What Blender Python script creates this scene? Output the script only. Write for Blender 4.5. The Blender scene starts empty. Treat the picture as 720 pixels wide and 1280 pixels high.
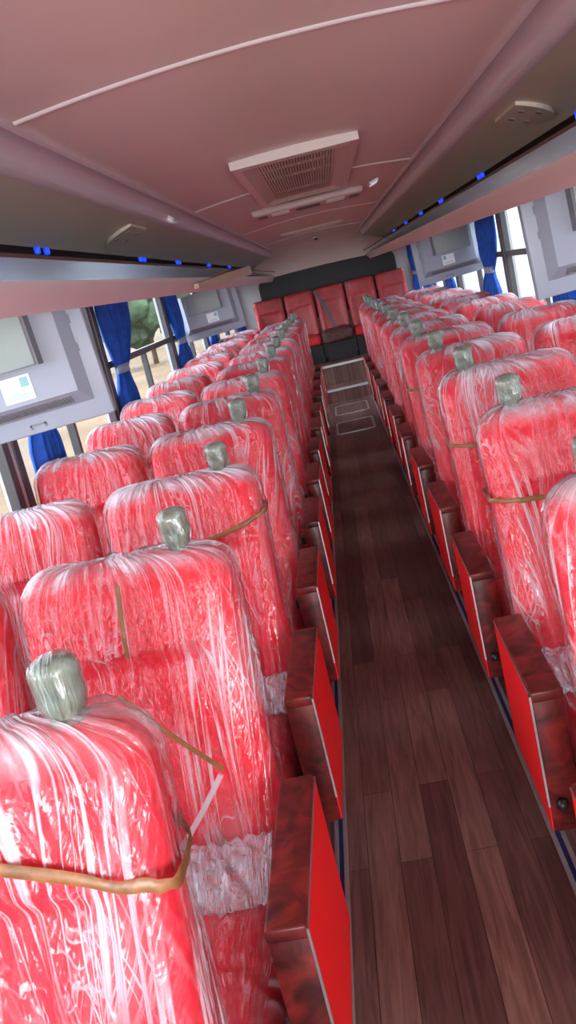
import bpy, bmesh, math, random
from mathutils import Vector, Matrix, noise
random.seed(7)
C = bpy.context.scene.collection
SC = bpy.context.scene

# ------------------------------------------------------------------ camera
CX, CZ = 0.0089, 1.4757
F_PX, PITCH, YAW, ROLL = 1133.27, math.radians(-13.78), math.radians(-5.458), math.radians(13.526)
cam = bpy.data.cameras.new('camera')
cam.sensor_fit = 'VERTICAL'
cam.sensor_height = 36.0
cam.lens = F_PX / 1280 * 36.0
cam.clip_start = 0.02
camo = bpy.data.objects.new('camera', cam)
C.objects.link(camo)
fw = Vector((math.sin(YAW) * math.cos(PITCH), math.cos(YAW) * math.cos(PITCH), math.sin(PITCH)))
r0 = fw.cross(Vector((0, 0, 1))).normalized()
u0 = r0.cross(fw)
rr_ = math.cos(ROLL) * r0 - math.sin(ROLL) * u0
uu_ = math.sin(ROLL) * r0 + math.cos(ROLL) * u0
M = Matrix((rr_, uu_, -fw)).transposed().to_4x4()
M.translation = Vector((CX, 0, CZ))
camo.matrix_world = M
SC.camera = camo

# ------------------------------------------------------------------ light
w = bpy.data.worlds.new('sky')
SC.world = w
w.use_nodes = True
bg = w.node_tree.nodes['Background']
bg.inputs['Color'].default_value = (0.86, 0.92, 1.0, 1)
bg.inputs['Strength'].default_value = 3.7
SC.view_settings.view_transform = 'Standard'
SC.view_settings.look = 'None'
SC.view_settings.gamma = 1
SC.view_settings.use_curve_mapping = False
SC.view_settings.exposure = 0.95
SC.cycles.transparent_max_bounces = 16
SC.cycles.max_bounces = 10
SC.cycles.diffuse_bounces = 6
SC.cycles.sample_clamp_indirect = 6

def area(name, loc, rot, sx, sy, power, color):
    l = bpy.data.lights.new(name, 'AREA')
    l.shape = 'RECTANGLE'; l.size = sx; l.size_y = sy; l.energy = power; l.color = color
    o = bpy.data.objects.new(name, l); C.objects.link(o)
    o.location = loc; o.rotation_euler = rot
    return o
# daylight through the windscreen behind the camera
area('windscreen_daylight', (0, -3.45, 1.30), (math.radians(97), 0, 0), 2.2, 1.3, 108, (1, 0.97, 0.97))
sun = bpy.data.lights.new('sun', 'SUN'); sun.energy = 1.0; sun.angle = math.radians(3); sun.color = (1, 0.95, 0.86)
suno = bpy.data.objects.new('sun', sun); C.objects.link(suno)
suno.rotation_euler = (math.radians(-18), math.radians(12), 0)

# ------------------------------------------------------------------ materials
def new_mat(name):
    m = bpy.data.materials.new(name); m.use_nodes = True
    nt = m.node_tree
    b = nt.nodes.get('Principled BSDF')
    return m, nt, b
def N(nt, t, **kw):
    n = nt.nodes.new(t)
    for k, v in kw.items():
        if k in n.inputs: n.inputs[k].default_value = v
        else: setattr(n, k, v)
    return n
def simple(name, col, rough=0.5, metal=0.0, var=0.06, scale=30, bump=0.0, spec=0.5, emit=None):
    m, nt, b = new_mat(name)
    tc = N(nt, 'ShaderNodeTexCoord')
    nz = N(nt, 'ShaderNodeTexNoise'); nz.inputs['Scale'].default_value = scale; nz.inputs['Detail'].default_value = 4
    nt.links.new(tc.outputs['Object'], nz.inputs['Vector'])
    cr = N(nt, 'ShaderNodeValToRGB')
    cr.color_ramp.elements[0].position = 0.3; cr.color_ramp.elements[1].position = 0.7
    cr.color_ramp.elements[0].color = (*[max(0, c * (1 - var)) for c in col], 1)
    cr.color_ramp.elements[1].color = (*[min(1, c * (1 + var)) for c in col], 1)
    nt.links.new(nz.outputs['Fac'], cr.inputs['Fac'])
    nt.links.new(cr.outputs['Color'], b.inputs['Base Color'])
    b.inputs['Roughness'].default_value = rough
    b.inputs['Metallic'].default_value = metal
    b.inputs['Specular IOR Level'].default_value = spec
    if bump:
        bp = N(nt, 'ShaderNodeBump'); bp.inputs['Strength'].default_value = bump; bp.inputs['Distance'].default_value = 0.004
        nt.links.new(nz.outputs['Fac'], bp.inputs['Height']); nt.links.new(bp.outputs['Normal'], b.inputs['Normal'])
    if emit:
        b.inputs['Emission Color'].default_value = (*emit[0], 1); b.inputs['Emission Strength'].default_value = emit[1]
    return m

MT = {}
MT['fabric'] = simple('red_fabric', (0.80, 0.012, 0.034), 0.75, var=0.12, scale=60, bump=0.15)
MT['fabric_dull'] = simple('rear_red_fabric', (0.62, 0.02, 0.025), 0.75, var=0.18, scale=14, bump=0.15)
MT['brown_cover'] = simple('brown_cover', (0.10, 0.035, 0.03), 0.6, var=0.5, scale=40, bump=0.8)
MT['red_panel'] = simple('red_laminate', (0.90, 0.008, 0.012), 0.35, var=0.03, scale=6)
MT['black'] = simple('black_plastic', (0.012, 0.012, 0.016), 0.35)
MT['dark_glass'] = simple('dark_rear_panel', (0.018, 0.020, 0.024), 0.55, var=0.15, scale=5)
MT['steel'] = simple('painted_steel', (0.02, 0.018, 0.02), 0.5, 0.3)
MT['chrome'] = simple('chrome', (0.55, 0.52, 0.54), 0.4, 1.0)
MT['alu'] = simple('aluminium_strip', (0.72, 0.73, 0.76), 0.16, 1.0, var=0.05, scale=8)
MT['silver'] = simple('silver_rail', (0.55, 0.57, 0.6), 0.35, 0.7)
MT['navy'] = simple('navy_rubber', (0.012, 0.02, 0.10), 0.5)
MT['ceil'] = simple('ceiling_vinyl', (0.74, 0.64, 0.62), 0.42, var=0.03, scale=3)  # slight pink in the colour stands in for red light off the seats
MT['duct'] = simple('duct_panel', (0.70, 0.64, 0.55), 0.45, var=0.03, scale=3)
MT['band'] = simple('lilac_band', (0.62, 0.54, 0.62), 0.35, var=0.03, scale=3)
MT['bar'] = simple('ceiling_joint_strip', (0.80, 0.76, 0.78), 0.4, var=0.02)
MT['wall'] = simple('wall_panel', (0.55, 0.53, 0.54), 0.5, var=0.04, scale=4)
MT['rack'] = simple('rack_panel', (0.74, 0.63, 0.64), 0.4, var=0.03, scale=3)  # pink of the light bounced from red seats is put into this colour
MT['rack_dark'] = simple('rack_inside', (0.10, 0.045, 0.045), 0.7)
MT['tv'] = simple('tv_grey_plastic', (0.31, 0.34, 0.42), 0.45, var=0.02, scale=4)
MT['tv_cover'] = simple('tv_bracket_cover', (0.31, 0.38, 0.37), 0.5, var=0.02, scale=4)
MT['tv_slot'] = simple('tv_slot', (0.20, 0.20, 0.23), 0.6)
MT['sticker'] = simple('white_sticker', (0.85, 0.87, 0.9), 0.4, var=0.02)
MT['sticker_ink'] = simple('teal_ink', (0.25, 0.5, 0.55), 0.5)
MT['grille'] = simple('grille_cream', (0.60, 0.50, 0.46), 0.4, var=0.03)
MT['frame_pale'] = simple('vent_frame', (0.60, 0.51, 0.49), 0.35, var=0.02)
MT['grille_dark'] = simple('grille_gap', (0.20, 0.14, 0.13), 0.7)
MT['panel_dark'] = simple('console_insert', (0.16, 0.14, 0.17), 0.5)
MT['lens'] = simple('lamp_lens', (0.8, 0.85, 0.9), 0.2, emit=((0.85, 0.92, 1), 0.25))
MT['blue_glow'] = simple('blue_glow', (0.02, 0.06, 0.6), 0.3, emit=((0.008, 0.05, 1.0), 0.8))  # emission imitates blue reflections
MT['frame'] = simple('window_frame', (0.06, 0.055, 0.06), 0.45)
MT['curtain'] = simple('blue_curtain', (0.008, 0.10, 0.55), 0.7, var=0.25, scale=25, bump=0.2)
MT['tie'] = simple('curtain_tie', (0.35, 0.45, 0.6), 0.5)
MT['board'] = simple('beige_strip', (0.62, 0.47, 0.34), 0.6, var=0.1, scale=12)
MT['tape'] = simple('brown_tape', (0.25, 0.105, 0.035), 0.35, var=0.3, scale=40, bump=0.4)
MT['dirt'] = simple('dry_ground', (0.125, 0.080, 0.034), 0.95, var=0.25, scale=0.35)
MT['pale_backdrop'] = simple('backdrop_render', (0.44, 0.48, 0.49), 0.9, var=0.03, scale=1)  # for the block that makes the right windows read white
MT['ochre_wall'] = simple('ochre_render', (0.25, 0.17, 0.08), 0.9, var=0.06, scale=1)
MT['tin'] = simple('tin_roof', (0.16, 0.17, 0.18), 0.5, 0.3, var=0.1, scale=2)
MT['bark'] = simple('bark', (0.12, 0.08, 0.05), 0.9, var=0.3)
MT['leaf'] = simple('leaf', (0.06, 0.11, 0.055), 0.8, var=0.5, scale=3)
MT['grey_belt'] = simple('grey_belt', (0.12, 0.13, 0.16), 0.5, var=0.3)

def wood_box():
    m, nt, b = new_mat('mahogany_burl')
    tc = N(nt, 'ShaderNodeTexCoord'); oi = N(nt, 'ShaderNodeObjectInfo')
    add = N(nt, 'ShaderNodeVectorMath', operation='ADD')
    nt.links.new(tc.outputs['Object'], add.inputs[0]); nt.links.new(oi.outputs['Random'], add.inputs[1])
    n1 = N(nt, 'ShaderNodeTexNoise'); n1.inputs['Scale'].default_value = 14; n1.inputs['Detail'].default_value = 7; n1.inputs['Distortion'].default_value = 1.6
    nt.links.new(add.outputs[0], n1.inputs['Vector'])
    cr = N(nt, 'ShaderNodeValToRGB')
    e = cr.color_ramp.elements
    e[0].position = 0.30; e[0].color = (0.030, 0.004, 0.005, 1)
    e[1].position = 0.68; e[1].color = (0.22, 0.018, 0.014, 1)
    k = e.new(0.5); k.color = (0.11, 0.012, 0.011, 1)
    nt.links.new(n1.outputs['Fac'], cr.inputs['Fac']); nt.links.new(cr.outputs['Color'], b.inputs['Base Color'])
    b.inputs['Roughness'].default_value = 0.42
    b.inputs['Specular IOR Level'].default_value = 0.25
    b.inputs['Coat Weight'].default_value = 0.08; b.inputs['Coat Roughness'].default_value = 0.18
    return m
MT['wood'] = wood_box()

def plank_floor():
    m, nt, b = new_mat('plank_vinyl')
    tc = N(nt, 'ShaderNodeTexCoord')
    mp = N(nt, 'ShaderNodeMapping'); mp.inputs['Rotation'].default_value = (0, 0, math.radians(90)); mp.inputs['Location'].default_value = (0.2, 0.03, 0)
    nt.links.new(tc.outputs['Object'], mp.inputs['Vector'])
    bk = N(nt, 'ShaderNodeTexBrick'); bk.offset = 0.37
    bk.inputs['Scale'].default_value = 1
    bk.inputs['Brick Width'].default_value = 0.92; bk.inputs['Row Height'].default_value = 0.084
    bk.inputs['Mortar Size'].default_value = 0.0012; bk.inputs['Mortar Smooth'].default_value = 0.3; bk.inputs['Bias'].default_value = 0
    bk.inputs['Color1'].default_value = (0.115, 0.050, 0.044, 1); bk.inputs['Color2'].default_value = (0.25, 0.132, 0.112, 1)
    bk.inputs['Mortar'].default_value = (0.03, 0.014, 0.012, 1)
    nt.links.new(mp.outputs['Vector'], bk.inputs['Vector'])
    mg = N(nt, 'ShaderNodeMapping'); mg.inputs['Scale'].default_value = (26, 1.6, 1)
    nt.links.new(tc.outputs['Object'], mg.inputs['Vector'])
    ng = N(nt, 'ShaderNodeTexNoise'); ng.inputs['Scale'].default_value = 2.2; ng.inputs['Detail'].default_value = 7; ng.inputs['Distortion'].default_value = 1.2
    nt.links.new(mg.outputs['Vector'], ng.inputs['Vector'])
    cr = N(nt, 'ShaderNodeValToRGB')
    cr.color_ramp.elements[0].position = 0.32; cr.color_ramp.elements[0].color = (0.62, 0.55, 0.54, 1)
    cr.color_ramp.elements[1].position = 0.72; cr.color_ramp.elements[1].color = (1.3, 1.25, 1.25, 1)
    nt.links.new(ng.outputs['Fac'], cr.inputs['Fac'])
    mx = N(nt, 'ShaderNodeMix', data_type='RGBA', blend_type='MULTIPLY'); mx.inputs[0].default_value = 1
    nt.links.new(bk.outputs['Color'], mx.inputs[6]); nt.links.new(cr.outputs['Color'], mx.inputs[7])
    nt.links.new(mx.outputs[2], b.inputs['Base Color'])
    b.inputs['Roughness'].default_value = 0.42
    return m
MT['floor'] = plank_floor()

def film(name, tint, base, amount, top0, top1, topamt, stretch=4.0, glossy=0.5):
    """thin clear packing film: clear where it lies flat, milky where it is folded over itself"""
    m, nt, b = new_mat(name)
    nt.nodes.remove(b)
    out = nt.nodes['Material Output']
    L = nt.links.new
    tc = N(nt, 'ShaderNodeTexCoord'); oi = N(nt, 'ShaderNodeObjectInfo')
    sc = N(nt, 'ShaderNodeMath', operation='MULTIPLY'); L(oi.outputs['Random'], sc.inputs[0]); sc.inputs[1].default_value = 17
    # film lies in its own sheet coordinates: u across, v along the pull of the film
    su = N(nt, 'ShaderNodeSeparateXYZ'); L(tc.outputs['UV'], su.inputs[0])
    low = N(nt, 'ShaderNodeTexNoise', noise_dimensions='1D'); low.inputs['Scale'].default_value = 5.5; low.inputs['Detail'].default_value = 2
    lw = N(nt, 'ShaderNodeMath', operation='ADD'); L(su.outputs['X'], lw.inputs[0]); L(sc.outputs[0], lw.inputs[1]); L(lw.outputs[0], low.inputs['W'])
    k1 = N(nt, 'ShaderNodeMath', operation='SUBTRACT'); L(low.outputs['Fac'], k1.inputs[0]); k1.inputs[1].default_value = 0.5
    k2 = N(nt, 'ShaderNodeMath', operation='SUBTRACT'); L(su.outputs['Y'], k2.inputs[0]); k2.inputs[1].default_value = 0.85
    k3 = N(nt, 'ShaderNodeMath', operation='MULTIPLY'); L(k1.outputs[0], k3.inputs[0]); L(k2.outputs[0], k3.inputs[1])
    k4 = N(nt, 'ShaderNodeMath', operation='MULTIPLY_ADD'); L(k3.outputs[0], k4.inputs[0]); k4.inputs[1].default_value = 0.9; L(su.outputs['X'], k4.inputs[2])
    cb = N(nt, 'ShaderNodeCombineXYZ'); L(k4.outputs[0], cb.inputs['X']); L(su.outputs['Y'], cb.inputs['Y'])
    add = N(nt, 'ShaderNodeVectorMath', operation='ADD'); L(cb.outputs[0], add.inputs[0]); L(sc.outputs[0], add.inputs[1])
    def noise_at(scale3, detail, dist, rot=(0, 0, 0)):
        m0 = N(nt, 'ShaderNodeMapping'); m0.inputs['Rotation'].default_value = (0, 0, rot[2] + rot[1])
        L(add.outputs[0], m0.inputs['Vector'])
        mp = N(nt, 'ShaderNodeMapping'); mp.inputs['Scale'].default_value = scale3
        L(m0.outputs['Vector'], mp.inputs['Vector'])
        n = N(nt, 'ShaderNodeTexNoise'); n.inputs['Scale'].default_value = 1; n.inputs['Detail'].default_value = detail; n.inputs['Distortion'].default_value = dist
        L(mp.outputs['Vector'], n.inputs['Vector'])
        return n.outputs['Fac']
    def math_(op, a, bb=None):
        n = N(nt, 'ShaderNodeMath', operation=op)
        for i, x in enumerate((a, bb)):
            if x is None: continue
            if isinstance(x, (int, float)): n.inputs[i].default_value = x
            else: L(x, n.inputs[i])
        return n.outputs[0]
    def rng(v, a, bb):
        n = N(nt, 'ShaderNodeMapRange'); n.interpolation_type = 'SMOOTHSTEP'
        L(v, n.inputs['Value']); n.inputs['From Min'].default_value = a; n.inputs['From Max'].default_value = bb
        return n.outputs[0]
    def ridge(v):
        return math_('SUBTRACT', 1.0, math_('ABSOLUTE', math_('MULTIPLY', math_('SUBTRACT', v, 0.5), 2.0)))
    s1 = ridge(noise_at((56, stretch * .3, 1), 2, 0.0, (0.0, 0.04, 0)))
    s2 = ridge(noise_at((38, stretch * .35, 1), 2, 0.0, (0, -0.28, 0)))
    s3 = ridge(noise_at((80, stretch * .5, 1), 2, 0.0, (0.0, 0.38, 0)))
    cr = ridge(noise_at((26, 20, 1), 2, 0.8))
    patch = rng(noise_at((6, 2.5, 1), 2, 0.3), 0.45, 0.68)
    patch2 = rng(noise_at((7, 5, 1), 2, 0.3, (0.5, 0.2, 0)), 0.52, 0.68)
    patch3 = rng(noise_at((5, 3, 1), 2, 0.3, (0.9, 0.4, 0)), 0.50, 0.68)
    l1 = math_('MULTIPLY', rng(s1, 0.90, 1.0), math_('ADD', math_('MULTIPLY', patch, 0.7), 0.22))
    l2 = math_('MULTIPLY', rng(s2, 0.93, 1.0), math_('ADD', math_('MULTIPLY', patch3, 0.7), 0.12))
    l4 = math_('MULTIPLY', rng(s3, 0.90, 1.0), math_('ADD', math_('MULTIPLY', patch3, 0.55), 0.05))
    l3 = math_('MULTIPLY', rng(cr, 0.91, 1.0), patch2)
    sep = N(nt, 'ShaderNodeSeparateXYZ'); L(tc.outputs['Object'], sep.inputs[0])
    top = rng(sep.outputs['Z'], top0, top1)
    topn = math_('MULTIPLY', top, math_('ADD', math_('MULTIPLY', rng(noise_at((14, 14, 1), 3, 0.8), 0.38, 0.62), 0.8), 0.2))
    f = math_('MAXIMUM', math_('MAXIMUM', l1, l2), math_('MAXIMUM', math_('MULTIPLY', l3, 0.6), l4))
    f = math_('ADD', math_('MULTIPLY', f, amount), math_('MULTIPLY', topn, topamt))
    f = math_('ADD', f, math_('MULTIPLY', math_('MULTIPLY', patch, patch3), 0.15))
    f = math_('MINIMUM', math_('ADD', f, base), 0.92)
    h = math_('ADD', math_('ADD', s1, math_('MULTIPLY', s2, 0.8)), math_('ADD', math_('MULTIPLY', cr, 0.45), math_('MULTIPLY', s3, 0.4)))
    bp = N(nt, 'ShaderNodeBump'); bp.inputs['Strength'].default_value = 0.6; bp.inputs['Distance'].default_value = 0.010
    L(h, bp.inputs['Height'])
    tr = N(nt, 'ShaderNodeBsdfTransparent')
    df = N(nt, 'ShaderNodeBsdfDiffuse'); df.inputs['Color'].default_value = (*tint, 1); L(bp.outputs['Normal'], df.inputs['Normal'])
    mx = N(nt, 'ShaderNodeMixShader'); L(f, mx.inputs[0]); L(tr.outputs[0], mx.inputs[1]); L(df.outputs[0], mx.inputs[2])
    gl = N(nt, 'ShaderNodeBsdfGlossy'); gl.inputs['Roughness'].default_value = 0.13; L(bp.outputs['Normal'], gl.inputs['Normal'])
    fr = N(nt, 'ShaderNodeFresnel'); fr.inputs['IOR'].default_value = 1.5; L(bp.outputs['Normal'], fr.inputs['Normal'])
    fm = math_('MINIMUM', math_('ADD', math_('MULTIPLY', fr.outputs[0], glossy), 0.02), 0.5)
    m2 = N(nt, 'ShaderNodeMixShader'); L(fm, m2.inputs[0]); L(mx.outputs[0], m2.inputs[1]); L(gl.outputs[0], m2.inputs[2])
    L(m2.outputs[0], out.inputs['Surface'])
    return m
MT['film'] = film('packing_film', (0.80, 0.74, 0.82), 0.005, 0.58, 1.0, 1.055, 0.60, glossy=0.42)
MT['film_flat'] = film('cushion_film', (0.80, 0.74, 0.82), 0.015, 0.65, 9, 10, 0.0, stretch=16, glossy=0.6)
MT['film_dull'] = film('rear_film', (0.75, 0.45, 0.48), 0.03, 0.35, 9, 10, 0.0, glossy=0.5)
MT['film_handle'] = film('handle_film', (0.40, 0.54, 0.48), 0.14, 0.5, 9, 10, 0.0, stretch=18, glossy=0.9)
MT['film_bunch'] = film('bunched_film', (0.72, 0.76, 0.84), 0.30, 0.6, 9, 10, 0.0, stretch=30, glossy=1.0)
MT['handle'] = simple('wrapped_handle', (0.16, 0.15, 0.10), 0.45, var=0.6, scale=28, bump=0.5)

def glass_mat():
    m, nt, b = new_mat('window_glass'); nt.nodes.remove(b)
    tr = N(nt, 'ShaderNodeBsdfTransparent'); tr.inputs['Color'].default_value = (0.92, 0.95, 0.97, 1)
    gl = N(nt, 'ShaderNodeBsdfGlossy'); gl.inputs['Roughness'].default_value = 0.02
    fr = N(nt, 'ShaderNodeFresnel'); fr.inputs['IOR'].default_value = 1.35
    mx = N(nt, 'ShaderNodeMixShader')
    ge = N(nt, 'ShaderNodeNewGeometry')
    k1 = N(nt, 'ShaderNodeMath', operation='SUBTRACT'); k1.inputs[0].default_value = 0.5; nt.links.new(ge.outputs['Backfacing'], k1.inputs[1])
    k2 = N(nt, 'ShaderNodeMath', operation='MULTIPLY', use_clamp=True); nt.links.new(k1.outputs[0], k2.inputs[0]); nt.links.new(fr.outputs[0], k2.inputs[1])
    nt.links.new(k2.outputs[0], mx.inputs[0]); nt.links.new(tr.outputs[0], mx.inputs[1]); nt.links.new(gl.outputs[0], mx.inputs[2])
    nt.links.new(mx.outputs[0], nt.nodes['Material Output'].inputs['Surface'])
    return m
MT['glass'] = glass_mat()

# ------------------------------------------------------------------ mesh helpers
class MB:
    """collects shapes and links them as ONE mesh object"""
    def __init__(s): s.v = []; s.f = []; s.mi = []; s.cur = 0; s.uv = None
    def add(s, vs, fs):
        o = len(s.v); s.v += [tuple(p) for p in vs]
        for f in fs: s.f.append([i + o for i in f]); s.mi.append(s.cur)
        return s
    def box(s, x0, x1, y0, y1, z0, z1, bev=0.0, seg=2):
        bm = bmesh.new(); bmesh.ops.create_cube(bm, size=1)
        for v in bm.verts:
            v.co = Vector(((x0 + x1) / 2 + v.co.x * (x1 - x0), (y0 + y1) / 2 + v.co.y * (y1 - y0), (z0 + z1) / 2 + v.co.z * (z1 - z0)))
        if bev: bmesh.ops.bevel(bm, geom=list(bm.edges), offset=bev, segments=seg, profile=0.5, affect='EDGES')
        return s.bm(bm)
    def bm(s, bm, mat=None):
        if mat: bm.transform(mat)
        bm.verts.index_update()
        s.add([v.co.copy() for v in bm.verts], [[v.index for v in f.verts] for f in bm.faces]); bm.free(); return s
    def tube(s, pts, r, n=10, cap=True):
        pts = [Vector(p) for p in pts]; rings = []
        for i, p in enumerate(pts):
            d = (pts[min(i + 1, len(pts) - 1)] - pts[max(i - 1, 0)]).normalized()
            a = d.orthogonal().normalized() if i == 0 else (a_prev - d * a_prev.dot(d)).normalized()
            a_prev = a; b = d.cross(a)
            rad = r[i] if isinstance(r, (list, tuple)) else r
            rings.append([p + (a * math.cos(t) + b * math.sin(t)) * rad for t in [2 * math.pi * k / n for k in range(n)]])
        vs = [q for R in rings for q in R]
        fs = [[i * n + k, i * n + (k + 1) % n, (i + 1) * n + (k + 1) % n, (i + 1) * n + k] for i in range(len(rings) - 1) for k in range(n)]
        if cap: fs += [list(range(n))[::-1], [(len(rings) - 1) * n + k for k in range(n)]]
        return s.add(vs, fs)
    def prism_y(s, prof, y0, y1):
        n = len(prof)
        vs = [(x, y0, z) for x, z in prof] + [(x, y1, z) for x, z in prof]
        fs = [[i, (i + 1) % n, n + (i + 1) % n, n + i] for i in range(n)] + [list(range(n))[::-1], list(range(n, 2 * n))]
        return s.add(vs, fs)
    def prism_dir(s, prof3, off):
        n = len(prof3); off = Vector(off); P = [Vector(p) for p in prof3]
        fs = [[i, (i + 1) % n, n + (i + 1) % n, n + i] for i in range(n)] + [list(range(n))[::-1], list(range(n, 2 * n))]
        return s.add(P + [p + off for p in P], fs)
    def build(s, name, mat, parent=None, smooth=False, loc=None):
        me = bpy.data.meshes.new(name); me.from_pydata(s.v, [], s.f)
        for mm in (mat if isinstance(mat, (list, tuple)) else [mat]): me.materials.append(mm)
        for i, p in enumerate(me.polygons): p.material_index = s.mi[i]
        if s.uv:
            ul = me.uv_layers.new(name='UVMap')
            for p in me.polygons:
                us = [s.uv[v][0] for v in p.vertices]; wrapd = max(us) - min(us) > .5
                for li, v in zip(p.loop_indices, p.vertices):
                    u_, v_ = s.uv[v]
                    ul.data[li].uv = (u_ + (1.0 if wrapd and u_ < .5 else 0), v_)
        bm = bmesh.new(); bm.from_mesh(me); bmesh.ops.recalc_face_normals(bm, faces=bm.faces); bm.to_mesh(me); bm.free()
        if smooth:
            me.polygons.foreach_set('use_smooth', [True] * len(me.polygons))
            if smooth == 'auto': me.set_sharp_from_angle(angle=math.radians(35))
        o = bpy.data.objects.new(name, me); C.objects.link(o)
        if parent: o.parent = parent
        if loc: o.location = loc
        return o

def tag(o, label=None, cat=None, group=None, kind=None):
    if label: o['label'] = label
    if cat: o['category'] = cat
    if group: o['group'] = group
    if kind: o['kind'] = kind
    return o
def empty(name, loc=(0, 0, 0), rz=0, ry=0):
    o = bpy.data.objects.new(name, None); o.empty_display_size = 0.1; C.objects.link(o)
    o.location = loc; o.rotation_euler = (0, ry, rz); return o
def copy_tree(o, parent=None):
    c = o.copy(); C.objects.link(c); c.parent = parent
    for ch in list(o.children): copy_tree(ch, c)
    return c
def struct(o, label=None): return tag(o, label, None, None, 'structure')
def sstep(x, a, b):
    t = max(0, min(1, (x - a) / (b - a))); return t * t * (3 - 2 * t)

Y0, Y1 = -3.5, 12.45
WX = 1.17
# ------------------------------------------------------------------ structure
struct(MB().box(-WX - .05, WX + .05, Y0, Y1, -0.05, 0.0).build('floor', MT['floor']), 'brown wood-plank vinyl floor of the bus aisle')

# ceiling shell: arched panel, cove bands, duct panels (one profile each)
def strip(prof, y0, y1, ny=1):
    """open profile extruded along the bus with 12 mm thickness"""
    n = len(prof); vs = []; fs = []
    for j in range(ny + 1):
        y = y0 + (y1 - y0) * j / ny
        vs += [(x, y, z) for x, z in prof] + [(x, y, z + .012) for x, z in prof]
    for j in range(ny):
        a = j * 2 * n; b = (j + 1) * 2 * n
        for i in range(n - 1):
            fs.append([a + i, a + i + 1, b + i + 1, b + i]); fs.append([a + n + i, b + n + i, b + n + i + 1, a + n + i + 1])
        fs.append([a, b, b + n, a + n]); fs.append([a + n - 1, a + 2 * n - 1, b + 2 * n - 1, b + n - 1])
    for a, rev in ((0, False), (ny * 2 * n, True)):
        for i in range(n - 1): fs.append([a + i, a + n + i, a + n + i + 1, a + i + 1])
    return vs, fs
def ceil_z(x): return 1.934 - 0.031 * (abs(x) / 0.53) ** 2
cp = [(x, ceil_z(x)) for x in [-.53 + 1.06 * i / 28 for i in range(29)]]
vs, fs = strip(cp, Y0, 11.75)
m = MB().add(vs, fs)
# curve down to the rear wall
n = len(cp); rings = []
for k in range(9):
    a = k / 8 * math.pi / 2
    rings.append([(x * (1 + .9 * sstep(k / 8, 0, 1)), 11.75 + .62 * math.sin(a), z - (1 - math.cos(a)) * (.33 - .0 * abs(x))) for x, z in cp])
vs = [p for r in rings for p in r]
m.add(vs, [[k * n + i, k * n + i + 1, (k + 1) * n + i + 1, (k + 1) * n + i] for k in range(8) for i in range(n - 1)])
struct(m.build('ceiling', MT['ceil'], smooth='auto'), 'arched beige bus ceiling with pink seat bounce in its colour')
# outer roof closing the shell from the sky
struct(MB().box(-WX - .06, WX + .06, Y0, Y1 + .05, 2.02, 2.06).build('ceiling_roof', MT['wall']), 'roof skin above the ceiling')

for side, sg in (('left', -1), ('right', 1)):
    band = [(.53, 1.903), (.530, 1.892), (.536, 1.887), (.546, 1.890), (.560, 1.893), (.574, 1.890), (.588, 1.876), (.597, 1.860), (.598, 1.846), (.604, 1.840), (.62, 1.836)]
    vs, fs = strip([(sg * x, z) for x, z in band], Y0, 12.2)
    struct(MB().add(vs, fs).build('trim_cove_' + side, MT['band'], smooth='auto'), 'lilac cove band along the %s ceiling edge' % side)
    duct = [(.612, 1.848), (.614, 1.838), (.645, 1.832), (.70, 1.818), (.76, 1.798), (.815, 1.772), (.835, 1.757), (.848, 1.759), (.865, 1.785), (WX, 1.81)]
    vs, fs = strip([(sg * x, z) for x, z in duct], Y0, 12.2)
    struct(MB().add(vs, fs).build('trim_duct_' + side, MT['duct'], smooth='auto'), 'beige air duct panel above the %s luggage rack' % side)
for k, y in enumerate((1.93, 4.58, 7.24, 9.9)):
    m = MB(); n = len(cp)
    pr = [(-.013, 0), (-.008, -.005), (.008, -.005), (.013, 0)]
    vs = [(x * .995, y + a, z + b - .0005) for x, z in cp for a, b in pr]
    m.add(vs, [[i * 4 + j, i * 4 + j + 1, (i + 1) * 4 + j + 1, (i + 1) * 4 + j] for i in range(n - 1) for j in range(3)])
    struct(m.build('trim_%d' % (k + 1), MT['bar'], smooth=True), 'pale joint strip across the ceiling')

# rear wall and steps
m = MB().box(-WX - .05, WX + .05, Y1, Y1 + .05, 0, 2.03)
struct(m.build('wall_rear', MT['wall']), 'rear wall of the bus')
STEP = [(10.8, 0.16), (11.3, 0.40)]
m = MB().box(-WX, WX, 10.8, Y1, 0.0, .16).box(-WX, WX, 11.3, Y1, .16, .40)
struct(m.build('floor_steps', MT['floor']), 'two wood-plank steps up to the rear bench')
for k, (y, z) in enumerate(STEP):
    struct(MB().box(-.55, .55, y - .012, y + .03, z - .025, z + .004, .002).build('trim_nosing_%d' % (k + 1), MT['silver']), 'silver nosing on the aisle step edge')

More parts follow.
